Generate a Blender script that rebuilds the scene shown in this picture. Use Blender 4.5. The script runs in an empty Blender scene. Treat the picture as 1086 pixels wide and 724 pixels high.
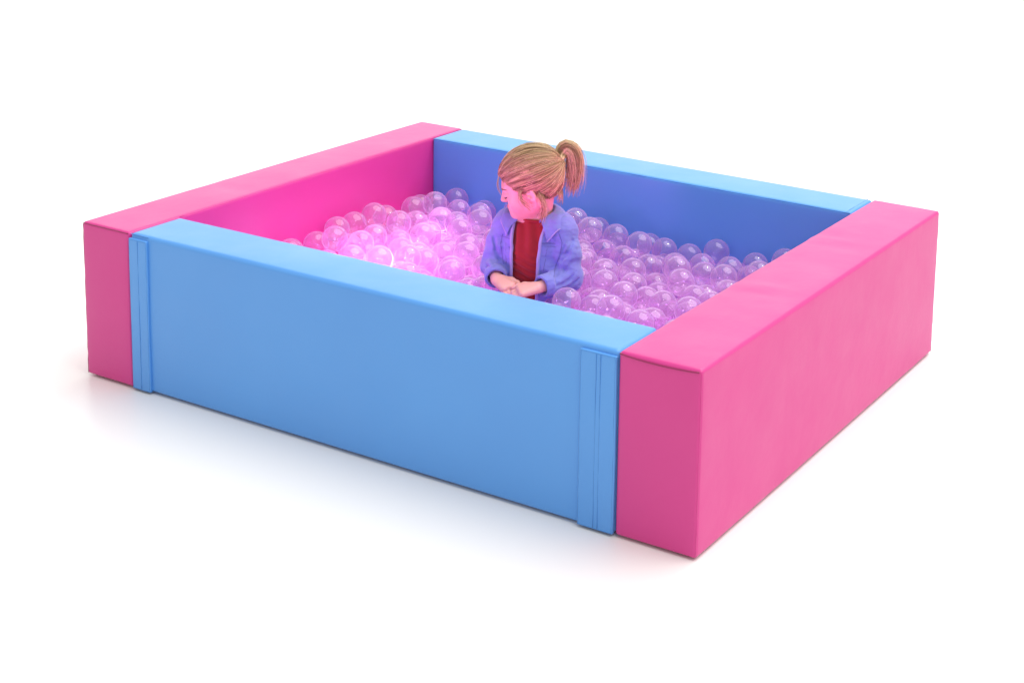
import bpy, bmesh, math, random
import numpy as np
from mathutils import Vector, Matrix

random.seed(4)
rng = np.random.default_rng(11)
scn = bpy.context.scene
COL = scn.collection
R = math.radians

# ------------------------------------------------------------------ helpers
def link(name, me, mat=None, parent=None, smooth=True):
    o = bpy.data.objects.new(name, me)
    COL.objects.link(o)
    if mat is not None:
        for m in (mat if isinstance(mat, (list, tuple)) else [mat]):
            me.materials.append(m)
    if smooth and len(me.polygons):
        me.polygons.foreach_set('use_smooth', [True] * len(me.polygons))
    if parent is not None:
        o.parent = parent
    return o

def mesh_from(name, V, Fq):
    me = bpy.data.meshes.new(name)
    me.from_pydata([tuple(map(float, v)) for v in V], [], [tuple(int(i) for i in f) for f in Fq])
    me.update()
    return me

def tag(o, label, cat, group=None):
    o['label'] = label
    o['category'] = cat
    if group:
        o['group'] = group

def empty(name, loc=(0, 0, 0), rz=0.0):
    o = bpy.data.objects.new(name, None)
    o.empty_display_size = .05
    COL.objects.link(o)
    o.location = loc
    o.rotation_euler = (0, 0, rz)
    return o

def tube_data(pts, rad, n=8, closed=False, V0=0):
    """ring-swept tube round a polyline; rad is a number or one per point"""
    P = np.asarray(pts, float)
    m = len(P)
    rad = np.full(m, rad) if np.isscalar(rad) else np.asarray(rad, float)
    T = np.empty_like(P)
    if closed:
        T = np.roll(P, -1, 0) - np.roll(P, 1, 0)
    else:
        T[1:-1] = P[2:] - P[:-2]; T[0] = P[1] - P[0]; T[-1] = P[-1] - P[-2]
    T /= np.linalg.norm(T, axis=1)[:, None] + 1e-12
    ref = np.array([0, 0, 1.0]) if abs(T[0, 2]) < .9 else np.array([1.0, 0, 0])
    V = []; Fq = []
    nrm = None
    for i in range(m):
        if nrm is None:
            nrm = np.cross(T[i], ref)
        nrm = nrm - T[i] * (nrm @ T[i]); nrm /= np.linalg.norm(nrm) + 1e-12
        b = np.cross(T[i], nrm)
        for k in range(n):
            a = 2 * math.pi * k / n
            V.append(P[i] + rad[i] * (math.cos(a) * nrm + math.sin(a) * b))
    rings = m if closed else m - 1
    for i in range(rings):
        j = (i + 1) % m
        for k in range(n):
            l = (k + 1) % n
            Fq.append((V0 + i * n + k, V0 + i * n + l, V0 + j * n + l, V0 + j * n + k))
    if not closed:
        Fq.append(tuple(V0 + k for k in range(n))[::-1])
        Fq.append(tuple(V0 + (m - 1) * n + k for k in range(n)))
    return V, Fq

def tube(name, pts, rad, mat, parent, n=8, closed=False):
    V, Fq = tube_data(pts, rad, n, closed)
    return link(name, mesh_from(name, V, Fq), mat, parent)

# ------------------------------------------------------------------ materials
def new_mat(name):
    m = bpy.data.materials.new(name)
    m.use_nodes = True
    nt = m.node_tree
    nt.nodes.clear()
    out = nt.nodes.new('ShaderNodeOutputMaterial')
    return m, nt, out

def N(nt, typ, **kw):
    n = nt.nodes.new(typ)
    for k, v in kw.items():
        if k in n.inputs:
            n.inputs[k].default_value = v
        else:
            setattr(n, k, v)
    return n

def noise(nt, scale, detail=3.0, rough=.5, stretch=None):
    tc = N(nt, 'ShaderNodeTexCoord')
    n = N(nt, 'ShaderNodeTexNoise', Scale=scale, Detail=detail, Roughness=rough)
    if stretch:
        mp = N(nt, 'ShaderNodeMapping')
        mp.inputs['Scale'].default_value = stretch
        nt.links.new(tc.outputs['Object'], mp.inputs[0]); nt.links.new(mp.outputs[0], n.inputs['Vector'])
    else:
        nt.links.new(tc.outputs['Object'], n.inputs['Vector'])
    return n

def vinyl(name, col, rough=.42):
    m, nt, out = new_mat(name)
    b = N(nt, 'ShaderNodeBsdfPrincipled', Roughness=rough)
    b.inputs['Specular IOR Level'].default_value = .6
    b.inputs['Sheen Weight'].default_value = .12; b.inputs['Sheen Roughness'].default_value = .35
    n = noise(nt, 3.0, 3)
    ramp = N(nt, 'ShaderNodeMixRGB')
    ramp.inputs[1].default_value = (col[0] * .95, col[1] * .93, col[2] * .95, 1)
    ramp.inputs[2].default_value = (min(1, col[0] * 1.04), min(1, col[1] * 1.06), min(1, col[2] * 1.03), 1)
    nt.links.new(n.outputs[0], ramp.inputs[0])
    nt.links.new(ramp.outputs[0], b.inputs['Base Color'])
    r2 = noise(nt, 9.0, 4)
    mr = N(nt, 'ShaderNodeMapRange')
    mr.inputs[3].default_value = rough - .07; mr.inputs[4].default_value = rough + .1
    nt.links.new(r2.outputs[0], mr.inputs[0]); nt.links.new(mr.outputs[0], b.inputs['Roughness'])
    g = noise(nt, 900, 2, .6)                      # fine leather grain
    w = noise(nt, 7, 4, .5)                        # slack in the cover
    b1 = N(nt, 'ShaderNodeBump', Strength=.12, Distance=.0006)
    b2 = N(nt, 'ShaderNodeBump', Strength=.24, Distance=.012)
    nt.links.new(g.outputs[0], b1.inputs['Height'])
    nt.links.new(w.outputs[0], b2.inputs['Height'])
    nt.links.new(b2.outputs[0], b1.inputs['Normal'])
    nt.links.new(b1.outputs[0], b.inputs['Normal'])
    nt.links.new(b.outputs[0], out.inputs[0])
    return m

def cloth(name, col, rough=.85, scale=700, bump=.35, var=.15, sheen=.2, wrinkle=0):
    m, nt, out = new_mat(name)
    b = N(nt, 'ShaderNodeBsdfPrincipled', Roughness=rough)
    b.inputs['Specular IOR Level'].default_value = .2
    b.inputs['Sheen Weight'].default_value = sheen
    n = noise(nt, 45, 5, .65)
    mx = N(nt, 'ShaderNodeMixRGB')
    mx.inputs[1].default_value = tuple(c * (1 - var) for c in col) + (1,)
    mx.inputs[2].default_value = tuple(min(1, c * (1 + var)) for c in col) + (1,)
    nt.links.new(n.outputs[0], mx.inputs[0]); nt.links.new(mx.outputs[0], b.inputs['Base Color'])
    g = noise(nt, scale, 2)
    bp = N(nt, 'ShaderNodeBump', Strength=bump, Distance=.0008)
    nt.links.new(g.outputs[0], bp.inputs['Height']); nt.links.new(bp.outputs[0], b.inputs['Normal'])
    if wrinkle:                                      # crumpled, slept-in cloth
        wr_ = noise(nt, 26, 2, .5, (1, 1, 2.2))
        b2 = N(nt, 'ShaderNodeBump', Strength=wrinkle, Distance=.010)
        nt.links.new(wr_.outputs[0], b2.inputs['Height']); nt.links.new(b2.outputs[0], bp.inputs['Normal'])
    nt.links.new(b.outputs[0], out.inputs[0])
    return m

def skin(name, col):
    m, nt, out = new_mat(name)
    b = N(nt, 'ShaderNodeBsdfPrincipled', Roughness=.48)
    b.inputs['Subsurface Weight'].default_value = .15
    b.inputs['Subsurface Radius'].default_value = (1, .35, .2)
    b.inputs['Subsurface Scale'].default_value = .006
    n = noise(nt, 60, 4)
    mx = N(nt, 'ShaderNodeMixRGB')
    mx.inputs[1].default_value = (col[0], col[1] * .9, col[2] * .88, 1)
    mx.inputs[2].default_value = (min(1, col[0] * 1.05), col[1] * 1.06, col[2] * 1.06, 1)
    nt.links.new(n.outputs[0], mx.inputs[0]); nt.links.new(mx.outputs[0], b.inputs['Base Color'])
    nt.links.new(b.outputs[0], out.inputs[0])
    return m

def hair_mat(name):
    m, nt, out = new_mat(name)
    b = N(nt, 'ShaderNodeBsdfPrincipled', Roughness=.38)
    b.inputs['Specular IOR Level'].default_value = .45
    at = N(nt, 'ShaderNodeAttribute', attribute_name='strand')
    cr = N(nt, 'ShaderNodeValToRGB')
    e = cr.color_ramp.elements
    e[0].position = 0; e[0].color = (.15, .075, .04, 1)
    e[1].position = 1; e[1].color = (.88, .66, .40, 1)
    k = e.new(.5); k.color = (.42, .255, .125, 1)
    nt.links.new(at.outputs['Fac'], cr.inputs[0])
    nt.links.new(cr.outputs[0], b.inputs['Base Color'])
    nt.links.new(b.outputs[0], out.inputs[0])
    return m

def ball_mat(name):
    """thin clear plastic shell, slightly frosted: more of it is in the way towards the rim"""
    m, nt, out = new_mat(name)
    lw = N(nt, 'ShaderNodeLayerWeight', Blend=.5)
    pw = N(nt, 'ShaderNodeMath', operation='POWER'); pw.inputs[1].default_value = 2.2
    nt.links.new(lw.outputs['Facing'], pw.inputs[0])
    mr = N(nt, 'ShaderNodeMapRange')
    mr.inputs[3].default_value = BALL_FOG[0]; mr.inputs[4].default_value = BALL_FOG[1]
    nt.links.new(pw.outputs[0], mr.inputs[0])
    tr = N(nt, 'ShaderNodeBsdfTransparent', Color=(.965, .87, .97, 1))
    df = N(nt, 'ShaderNodeBsdfDiffuse', Color=(.80, .60, .86, 1))
    tl = N(nt, 'ShaderNodeBsdfTranslucent', Color=(.90, .66, .92, 1))
    m1 = N(nt, 'ShaderNodeMixShader'); m1.inputs[0].default_value = .55
    nt.links.new(df.outputs[0], m1.inputs[1]); nt.links.new(tl.outputs[0], m1.inputs[2])
    m2 = N(nt, 'ShaderNodeMixShader')
    nt.links.new(mr.outputs[0], m2.inputs[0])
    nt.links.new(tr.outputs[0], m2.inputs[1]); nt.links.new(m1.outputs[0], m2.inputs[2])
    gl = N(nt, 'ShaderNodeBsdfGlossy', Roughness=.09, Color=(1, 1, 1, 1))
    p5 = N(nt, 'ShaderNodeMath', operation='POWER'); p5.inputs[1].default_value = 4.5
    nt.links.new(lw.outputs['Facing'], p5.inputs[0])
    fr = N(nt, 'ShaderNodeMapRange'); fr.inputs[3].default_value = .055; fr.inputs[4].default_value = .55
    nt.links.new(p5.outputs[0], fr.inputs[0])
    m3 = N(nt, 'ShaderNodeMixShader')
    nt.links.new(fr.outputs[0], m3.inputs[0])
    nt.links.new(m2.outputs[0], m3.inputs[1]); nt.links.new(gl.outputs[0], m3.inputs[2])
    nt.links.new(m3.outputs[0], out.inputs[0])
    return m

BALL_FOG = (.15, .58)
PINK = (.66, .034, .26)
BLUE = (.095, .335, .79)
M_pink = vinyl('pink_vinyl', PINK)
M_blue = vinyl('blue_vinyl', BLUE)
M_pink_seam = vinyl('pink_piping', (.32, .006, .10))
M_blue_seam = vinyl('blue_piping', (.060, .26, .66))
M_ball = ball_mat('clear_plastic')
M_skin = skin('skin', (.72, .37, .33))
M_lip = skin('lips', (.55, .13, .14))
M_denim = cloth('lavender_denim', (.205, .215, .57), wrinkle=.7)
M_denim_edge = cloth('denim_hem', (.36, .30, .62))
M_stitch = cloth('denim_stitch', (.12, .12, .36))
M_red = cloth('red_knit', (.30, .016, .022), scale=1100, bump=.2)
M_trouser = cloth('dark_denim', (.06, .07, .16))
M_hair = hair_mat('blond_hair')
M_tie = cloth('pink_elastic', (.75, .20, .45))
M_lash = cloth('lash', (.03, .018, .012))

# ------------------------------------------------------------------ camera (lens shift as in the photograph)
S = .4
cam_p = np.array([7.74490909, -6.45406496, 3.95219761]) * S
yaw, pit, roll, fpx = 2.07455023, -.176478094, .0307733370, 1679.13896
shx, shy = 181.248507, -324.056893
Fv = np.array([math.cos(pit) * math.cos(yaw), math.cos(pit) * math.sin(yaw), math.sin(pit)])
Rv = np.cross(Fv, [0, 0, 1]); Rv /= np.linalg.norm(Rv); Uv = np.cross(Rv, Fv)
R2 = math.cos(roll) * Rv + math.sin(roll) * Uv
U2 = -math.sin(roll) * Rv + math.cos(roll) * Uv
cd = bpy.data.cameras.new('camera')
cam = bpy.data.objects.new('camera', cd)
COL.objects.link(cam)
cam.matrix_world = Matrix(((R2[0], U2[0], -Fv[0], cam_p[0]), (R2[1], U2[1], -Fv[1], cam_p[1]),
                           (R2[2], U2[2], -Fv[2], cam_p[2]), (0, 0, 0, 1)))
cd.sensor_fit = 'HORIZONTAL'
cd.sensor_width = 36
cd.lens = fpx / 1086 * 36
cd.shift_x = -shx / 1086
cd.shift_y = shy / 1086
cd.clip_end = 200
scn.camera = cam

# ------------------------------------------------------------------ the pit
L, W, H = 1.74094, 1.32942, .40
TL, TR, TF, TB = .1630, .1907, .1614, .1528

def foam_block(name, x0, x1, y0, y1, z0, z1, mat, parent, r=.007, bulge=.004, seed=0, creases=()):
    """upholstered foam block: rounded edges, faces that swell a little, slack in the cover"""
    def axis(a, b):
        n = max(4, int((b - a) / .028))
        e = [0, .35 * r, .75 * r, 1.2 * r, 3 * r]
        mid = list(np.linspace(a + 5 * r, b - 5 * r, n))
        return np.array([a + v for v in e] + mid + [b - v for v in e[::-1]])
    ax = [axis(x0, x1), axis(y0, y1), axis(z0, z1)]
    lo = np.array([x0, y0, z0]); hi = np.array([x1, y1, z1])
    idx = {}; V = []; Fq = []
    def vid(i, j, k):
        key = (i, j, k)
        if key not in idx:
            idx[key] = len(V); V.append((ax[0][i], ax[1][j], ax[2][k]))
        return idx[key]
    n = [len(a) for a in ax]
    for d in range(3):
        u, v = (d + 1) % 3, (d + 2) % 3
        for side in (0, n[d] - 1):
            for a in range(n[u] - 1):
                for b in range(n[v] - 1):
                    q = []
                    for (da, db) in ((0, 0), (1, 0), (1, 1), (0, 1)):
                        t = [0, 0, 0]; t[d] = side; t[u] = a + da; t[v] = b + db
                        q.append(vid(*t))
                    Fq.append(q if side else q[::-1])
    V = np.array(V)
    c = np.clip(V, lo + r, hi - r)
    dlt = V - c
    ln = np.linalg.norm(dlt, axis=1)
    ok = ln > 1e-9
    nrm = np.zeros_like(V); nrm[ok] = dlt[ok] / ln[ok][:, None]
    P = c + nrm * r
    rel = (V - (lo + hi) / 2) / ((hi - lo) / 2)
    g = np.random.default_rng(seed)
    w = np.zeros(len(V))
    for k in range(9):                               # a few broad waves in the cover
        kv = g.normal(size=3) * 9; ph = g.uniform(0, 6.28)
        w += np.sin(V @ kv + ph) / 7
    for d in range(3):
        u, v = (d + 1) % 3, (d + 2) % 3
        f = np.sqrt(np.clip(1 - rel[:, u] ** 2, 0, 1) * np.clip(1 - rel[:, v] ** 2, 0, 1))
        s = np.where(np.abs(rel[:, d]) > 1 - 1e-6, np.sign(rel[:, d]), 0)
        amp = bulge if d != 2 else bulge * .7
        if d == 2:
            s = np.where(s < 0, 0, s)
        P[:, d] += s * f * (amp + .0016 * w)
    for (cx, cy, ang, ln_, wd, dp) in creases:       # shallow wrinkles across the top
        tx = (V[:, 0] - cx) * math.cos(ang) + (V[:, 1] - cy) * math.sin(ang)
        ty = -(V[:, 0] - cx) * math.sin(ang) + (V[:, 1] - cy) * math.cos(ang)
        P[:, 2] += np.where(rel[:, 2] > .999, 1, 0) * dp * np.exp(-(tx / ln_) ** 2 - (ty / wd) ** 2)
    return link(name, mesh_from(name, P, Fq), mat, parent)

pit_o = empty('ball_pit', (0, 0, 0))
tag(pit_o, 'square ball pit of pink and blue padded foam walls on a white floor', 'ball pit')
G = .0012
top_creases = [(L - .10 + g_[0], g_[1], g_[2], .07, .011, g_[3]) for g_ in
               ((-.02, .46, .25, -.0030), (-.035, .50, .18, .0028), (-.03, .545, .3, -.0024),
                (.0, .88, .12, -.0028), (-.03, .92, .2, .0028), (-.02, .965, .1, -.0022), (-.05, .26, .3, .0018))]
wl = foam_block('foam_wall', 0, TL - G, 0, W, .005, H, M_pink, pit_o, seed=1,
                creases=[(.08, .42, .2, .06, .014, -.002), (.07, .47, .1, .06, .014, .002), (.09, .95, .1, .05, .012, -.002)])
wl['label'] = 'left pink foam wall'
wr = foam_block('foam_wall', L - TR + G, L, 0, W, .005, H, M_pink, pit_o, seed=2, creases=top_creases)
wr['label'] = 'right pink foam wall with wrinkled top'
wf = foam_block('foam_wall', TL + G, L - TR - G, .003, TF, .005, H - .001, M_blue, pit_o, seed=3, r=.009)
wf['label'] = 'front blue foam wall with a strap flap at each end'
wb = foam_block('foam_wall', TL + G, L - TR - G, W - TB, W - .003, .003, H - .001, M_blue, pit_o, seed=5)
wb['label'] = 'back blue foam wall'
foam_block('floor_mat', TL, L - TR, TF, W - TB, .003, .02, M_pink, pit_o, r=.004, bulge=.001)['label'] = 'thin floor mat under the balls'

def line(a, b, n=24, wob=.0006, seed=0):
    g = np.random.default_rng(seed)
    a = np.array(a, float); b = np.array(b, float)
    t = np.linspace(0, 1, n)[:, None]
    return a + (b - a) * t + np.sin(t * 3.14159) * 0 + g.normal(size=(n, 3)) * wob * .5

# sewn piping on the edges where the photograph shows it
e = .0020
def pipe(parent, mat, pts, rad=.0016):
    return tube('piping', pts, rad, mat, parent, n=6)
pipe(wl, M_pink_seam, line((.004, .0004, H - .0036), (TL - .004, .0004, H - .0036), seed=1))
pipe(wl, M_pink, line((TL - e - G, TF + .002, H - .0022), (TL - e - G, W - .003, H - .0022), 40, seed=2))
pipe(wl, M_pink_seam, line((e, e, .008), (e, e, H - .006), seed=3))
pipe(wr, M_pink_seam, np.array([[L - TR + .004 + k * (TR - .010), -.0006 - .0012 * math.sin(k * 3.14159), H - .0040 - .0040 * math.sin(k * 3.14159) ** .7] for k in np.linspace(0, 1, 26)]), .0019)
pipe(wr, M_pink, line((L - e, e, .008), (L - e, e, H - .006), seed=5), .0013)
pipe(wr, M_pink_seam, line((L - e, W - e, .008), (L - e, W - e, H - .006), seed=6), .0012)
pipe(wr, M_pink_seam, line((L - TR + .006, W - e, H - e), (L - .004, W - e, H - e), seed=7), .0012)
pipe(wb, M_blue_seam, line((TL + .004, W - TB + e, H - .0030), (L - TR - .004, W - TB + e, H - .0030), 50, seed=8))
pipe(wb, M_blue_seam, line((L - TR - .014, W - TB + .004, H - .0004), (L - TR - .014, W - .006, H - .0004), seed=9), .0008)
pipe(wf, M_blue_seam, line((TL + .003 + G, .004, H - .0026), (TL + .062, .004, H - .0036), seed=11), .0012)

def strap(x0, x1, seed, ribs):
    """flat stitched flap on the blue front, laid over the joint's end"""
    r0 = .0032
    z0, z1 = .006, H - .012
    o = foam_block('strap_flap', x0, x1, -.0045, .004, z0, z1, M_blue, wf, r=.0016, bulge=.0012, seed=seed)
    V = []; Fq = []
    y = -.0056
    rows = [[(x0 + .002, y + .001, z0 + .002), (x0 + .002, y + .001, z1 - .002)], [(x1 - .002, y + .001, z0 + .002), (x1 - .002, y + .001, z1 - .002)],
            [(x0 + .002, y + .001, z1 - .002), (x1 - .002, y + .001, z1 - .002)], [(x0 + .002, y + .001, z0 + .002), (x1 - .002, y + .001, z0 + .002)]]
    for f in ribs:
        xx = x0 + (x1 - x0) * f
        rows.append([(xx, y, z0 + .003), (xx, y, z1 - .003)])
    for k, (a, b) in enumerate(rows):
        v, q = tube_data(line(a, b, 30, .0003, seed + k), .0006, 6, False, len(V))
        V += v; Fq += q
    s = link('stitching', mesh_from('stitching', V, Fq), M_blue_seam, wf)
    return o
strap(L - TR - .088, L - TR - .0025, 21, (.46, .58))
strap(TL + .0025, TL + .062, 22, (.52,))

# ------------------------------------------------------------------ signed distance modelling for the child
class Field:
    rs = 1.0                                          # scale of the radii that follow
    def __init__(s, lo, hi, h):
        s.lo = np.array(lo, np.float32); s.h = h
        s.n = np.ceil((np.array(hi) - s.lo) / h).astype(int) + 1
        s.d = np.full(s.n, .1, np.float32)
    def sub(s, lo, hi):
        a = np.clip(np.floor((np.array(lo) - s.lo) / s.h).astype(int), 0, s.n)
        b = np.clip(np.ceil((np.array(hi) - s.lo) / s.h).astype(int) + 1, 0, s.n)
        sl = tuple(slice(i, j) for i, j in zip(a, b))
        ax = [s.lo[k] + s.h * np.arange(a[k], b[k], dtype=np.float32) for k in range(3)]
        X = np.meshgrid(*ax, indexing='ij')
        return sl, np.stack(X, -1)
    def mix(s, sl, d, k, op):
        f = s.d[sl]
        if op == 'add':
            if k > 0:
                hh = np.clip(.5 + .5 * (f - d) / k, 0, 1)
                s.d[sl] = f + (d - f) * hh - k * hh * (1 - hh)
            else:
                s.d[sl] = np.minimum(f, d)
        else:
            if k > 0:
                hh = np.clip(.5 - .5 * (f + d) / k, 0, 1)
                s.d[sl] = f + (-d - f) * hh + k * hh * (1 - hh)
            else:
                s.d[sl] = np.maximum(f, -d)
    def cone(s, a, b, ra, rb, k=.01, op='add'):
        a = np.array(a, np.float32); b = np.array(b, np.float32); ra = ra * s.rs; rb = rb * s.rs
        pad = max(ra, rb) + k + 3 * s.h
        sl, P = s.sub(np.minimum(a, b) - pad, np.maximum(a, b) + pad)
        if P.size == 0: return
        ba = b - a
        t = np.clip(((P - a) @ ba) / (ba @ ba + 1e-12), 0, 1)
        d = np.linalg.norm(P - a - t[..., None] * ba, axis=-1) - (ra + (rb - ra) * t)
        s.mix(sl, d, k, op)
    def chain(s, pts, rads, k=.01, op='add'):
        for i in range(len(pts) - 1):
            s.cone(pts[i], pts[i + 1], rads[i], rads[i + 1], k, op)
    def ell(s, c, rad, M=None, k=.01, op='add'):
        c = np.array(c, np.float32); rad = np.array(rad, np.float32) * s.rs
        pad = rad.max() + k + 3 * s.h
        sl, P = s.sub(c - pad, c + pad)
        if P.size == 0: return
        q = P - c
        if M is not None: q = q @ np.asarray(M, np.float32)
        k0 = np.linalg.norm(q / rad, axis=-1); k1 = np.linalg.norm(q / rad ** 2, axis=-1) + 1e-9
        s.mix(sl, k0 * (k0 - 1) / k1, k, op)
    def allp(s):
        return s.sub(s.lo, s.lo + s.h * (s.n - 1))[1]
    def sample(s, P):
        i = np.clip(np.rint((np.asarray(P) - s.lo) / s.h).astype(int), 0, s.n - 1)
        return s.d[i[..., 0], i[..., 1], i[..., 2]]
    def march(s, p, d, far=.5):
        """first point from p along d where the field turns negative"""
        p = np.array(p, float); d = np.array(d, float); d /= np.linalg.norm(d)
        t = np.arange(0, far, s.h * .4)
        v = s.sample(p + t[:, None] * d)
        i = np.argmax(v < 0)
        return p + d * t[i] if v[i] < 0 else None
    def mesh(s):
        D = s.d; ins = D < 0
        nx, ny, nz = D.shape
        cnt = np.zeros((nx - 1, ny - 1, nz - 1), np.int8)
        C = [(i, j, k) for i in (0, 1) for j in (0, 1) for k in (0, 1)]
        for c in C:
            cnt += ins[c[0]:nx - 1 + c[0], c[1]:ny - 1 + c[1], c[2]:nz - 1 + c[2]]
        act = np.argwhere((cnt > 0) & (cnt < 8))
        acc = np.zeros((len(act), 3)); num = np.zeros(len(act))
        for a in C:
            for ax in range(3):
                if a[ax]: continue
                b = list(a); b[ax] = 1
                pa = act + np.array(a); pb = act + np.array(b)
                da = D[pa[:, 0], pa[:, 1], pa[:, 2]]; db = D[pb[:, 0], pb[:, 1], pb[:, 2]]
                x = (da < 0) != (db < 0)
                t = np.where(x, da / np.where(x, da - db, 1), 0)
                q = np.tile(np.array(a, float), (len(act), 1)); q[:, ax] = t
                acc += q * x[:, None]; num += x
        V = s.lo + s.h * (act + acc / num[:, None])
        ids = np.full(cnt.shape, -1, np.int64)
        ids[act[:, 0], act[:, 1], act[:, 2]] = np.arange(len(act))
        Q = []
        for ax in range(3):
            u, v = (ax + 1) % 3, (ax + 2) % 3
            sl0 = [slice(1, -1)] * 3; sl1 = [slice(1, -1)] * 3
            sl0[ax] = slice(0, -1); sl1[ax] = slice(1, None)
            A = ins[tuple(sl0)]; B = ins[tuple(sl1)]
            e = np.argwhere(A != B)
            fl = A[e[:, 0], e[:, 1], e[:, 2]]
            e = e + 1; e[:, ax] -= 1
            def cell(du, dv):
                c = e.copy(); c[:, u] += du; c[:, v] += dv
                return ids[c[:, 0], c[:, 1], c[:, 2]]
            q = np.stack([cell(-1, -1), cell(0, -1), cell(0, 0), cell(-1, 0)], 1)
            q[~fl] = q[~fl][:, ::-1]
            Q.append(q)
        Q = np.concatenate(Q)
        return V, Q[(Q >= 0).all(1)]

def fast_mesh(name, V, Q):
    me = bpy.data.meshes.new(name)
    me.vertices.add(len(V)); me.vertices.foreach_set('co', np.asarray(V, np.float32).ravel())
    me.loops.add(Q.size); me.loops.foreach_set('vertex_index', Q.astype(np.int32).ravel())
    me.polygons.add(len(Q))
    me.polygons.foreach_set('loop_start', np.arange(0, Q.size, 4, dtype=np.int32))
    me.polygons.foreach_set('loop_total', np.full(len(Q), 4, np.int32))
    me.update(calc_edges=True); me.validate()
    return me

def unit(v):
    v = np.array(v, float); return v / np.linalg.norm(v)

# local frame of the child: X to the viewer's right, Y away, Z up
PO = np.array([.905, .62, 0.0]); PA = R(34.409)
person = empty('person', (PO[0], PO[1], .02), PA)
tag(person, 'girl with blond ponytail, open lavender denim jacket and red top, sitting among the balls', 'person')
ZOFF = .02                                            # local z = world z - ZOFF

ft = unit((-.42, -.90, 0)); lt = np.array([-ft[1], ft[0], 0])   # chest forward, her left
lt = np.array([.9076, -.4236, 0]); ft = unit(ft)
Mt = np.stack([lt, -ft, [0, 0, 1]], 1)                # torso axes
TC = np.array([.015, .012])
def T(l, f, z):
    return np.array([TC[0] + lt[0] * l + ft[0] * f, TC[1] + lt[1] * l + ft[1] * f, z])

fh = unit((-.930, .11, -.32)); uh = unit(np.array([0, 0, 1]) - fh * fh[2])
tilt = R(3); lh = np.cross(uh, fh)
Hc = np.array([.000, .008, .508])
Mh = np.stack([fh, lh, uh], 1)
HS = .945                                             # head size
def HD(a, b, c):
    return Hc + Mh @ (HS * np.array([a, b, c]))

shL, elL, wrL = np.array([.086, -.022, .392]), np.array([.101, -.056, .276]), np.array([.028, -.114, .268])
shR, elR, wrR = np.array([-.055, .045, .388]), np.array([-.088, .016, .284]), np.array([-.080, -.056, .270])

B = Field((-.22, -.26, .0), (.22, .14, .62), .0019)
# legs, crossed
hipL, knL, anL = (.06, .005, .085), (.15, -.10, .075), (.00, -.175, .045)
hipR, knR, anR = (-.025, .045, .085), (-.15, -.03, .075), (-.03, -.135, .055)
for (h, kx, an, toe) in ((hipL, knL, anL, (-.065, -.155, .035)), (hipR, knR, anR, (.045, -.125, .045))):
    B.chain([h, kx, an], [.048, .034, .021], .015)
    B.chain([an, toe], [.022, .014], .01)
B.ell(T(0, -.01, .085), (.085, .07, .065), Mt, .03)
B.ell(T(0, 0, .19), (.072, .055, .11), Mt, .03)
B.ell(T(0, 0, .315), (.076, .056, .10), Mt, .03)
B.cone(shL - (0, 0, .012), shR - (0, 0, .012), .026, .026, .03)
B.cone((.024, .020, .39), HD(-.022, 0, -.045), .031, .030, .022)
for (a, b_, c) in ((shL, elL, wrL), (shR, elR, wrR)):
    B.chain([a, b_, c], [.027, .0205, .0145], .012)

def hand(F, w, d, side, curl, spread=1.0):
    """palm, four fingers of different length bent at the knuckles, thumb off the side"""
    d = unit(d); side = unit(np.array(side) - d * np.dot(d, side)); dn = unit(np.cross(d, side))
    if dn[2] > 0: dn = -dn
    kn = w + d * .048 + dn * .003
    for s_ in (-.0135, -.0045, .0045, .0135):
        F.cone(w + side * s_ * .55 + d * .008, kn + side * s_, .0105, .0085, .006)
    for i, (ln, r_) in enumerate(((.039, .0056), (.043, .0058), (.040, .0056), (.031, .0049))):
        s_ = (.0150 - .0100 * i) * spread
        p = kn + side * s_; ang = curl * .5 + .05 * i
        pts = [p - d * .006]
        q = p
        for seg, fr in enumerate((.45, .31, .24)):
            ang += (.25, .55, .40)[seg] * curl
            dr = unit(d + side * (.10 - .07 * i) * spread)
            q = q + (dr * math.cos(ang) + dn * math.sin(ang)) * ln * fr
            pts.append(q)
        F.chain(pts, [r_ * 1.05, r_, r_ * .93, r_ * .8], .0022)
    tb = w + d * .012 + side * .011
    t1 = tb + unit(d * .75 + side * .65 + dn * .15) * .024
    t2 = t1 + unit(d * .95 + side * .25 + dn * .2) * .017
    t3 = t2 + unit(d * .98 + side * .02 + dn * .3) * .012
    F.chain([tb, t1, t2, t3], [.0095, .0072, .0062, .0052], .004)
hand(B, wrL, (-.93, -.30, -.06), (-.3, .95, .25), .75)
hand(B, wrR, (.60, -.80, -.10), (.8, .6, .25), .85)

# head
B.rs = HS
B.ell(HD(-.010, 0, .018), (.080, .066, .069), Mh, .01)
B.ell(HD(.020, 0, -.030), (.050, .050, .060), Mh, .025)
for s_ in (1, -1):
    B.cone(HD(-.006, .040 * s_, -.050), HD(.048, .010 * s_, -.073), .017, .015, .026)
    B.ell(HD(.040, .028 * s_, -.040), (.026, .024, .026), Mh, .015)
B.ell(HD(.056, 0, -.073), (.015, .017, .014), Mh, .022)
B.cone(HD(.060, -.025, .006), HD(.060, .025, .006), .012, .012, .012)
for s_ in (1, -1):
    B.ell(HD(.082, .0275 * s_, -.014), (.013, .015, .011), Mh, .010, 'sub')
    B.ell(HD(.0585, .0265 * s_, -.015), (.0135, .0140, .0125), Mh, .003)
B.cone(HD(.070, 0, -.004), HD(.0835, 0, -.030), .0055, .0072, .010)
for s_ in (1, -1):
    B.ell(HD(.076, .0075 * s_, -.033), (.0062, .0052, .0050), Mh, .004)
B.cone(HD(.0700, -.010, -.0525), HD(.0700, .010, -.0525), .0050, .0050, .006)
B.cone(HD(.0745, -.002, -.0515), HD(.0745, .002, -.0515), .0045, .0045, .006)
B.cone(HD(.0705, -.008, -.0600), HD(.0705, .008, -.0600), .0055, .0055, .006)
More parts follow.
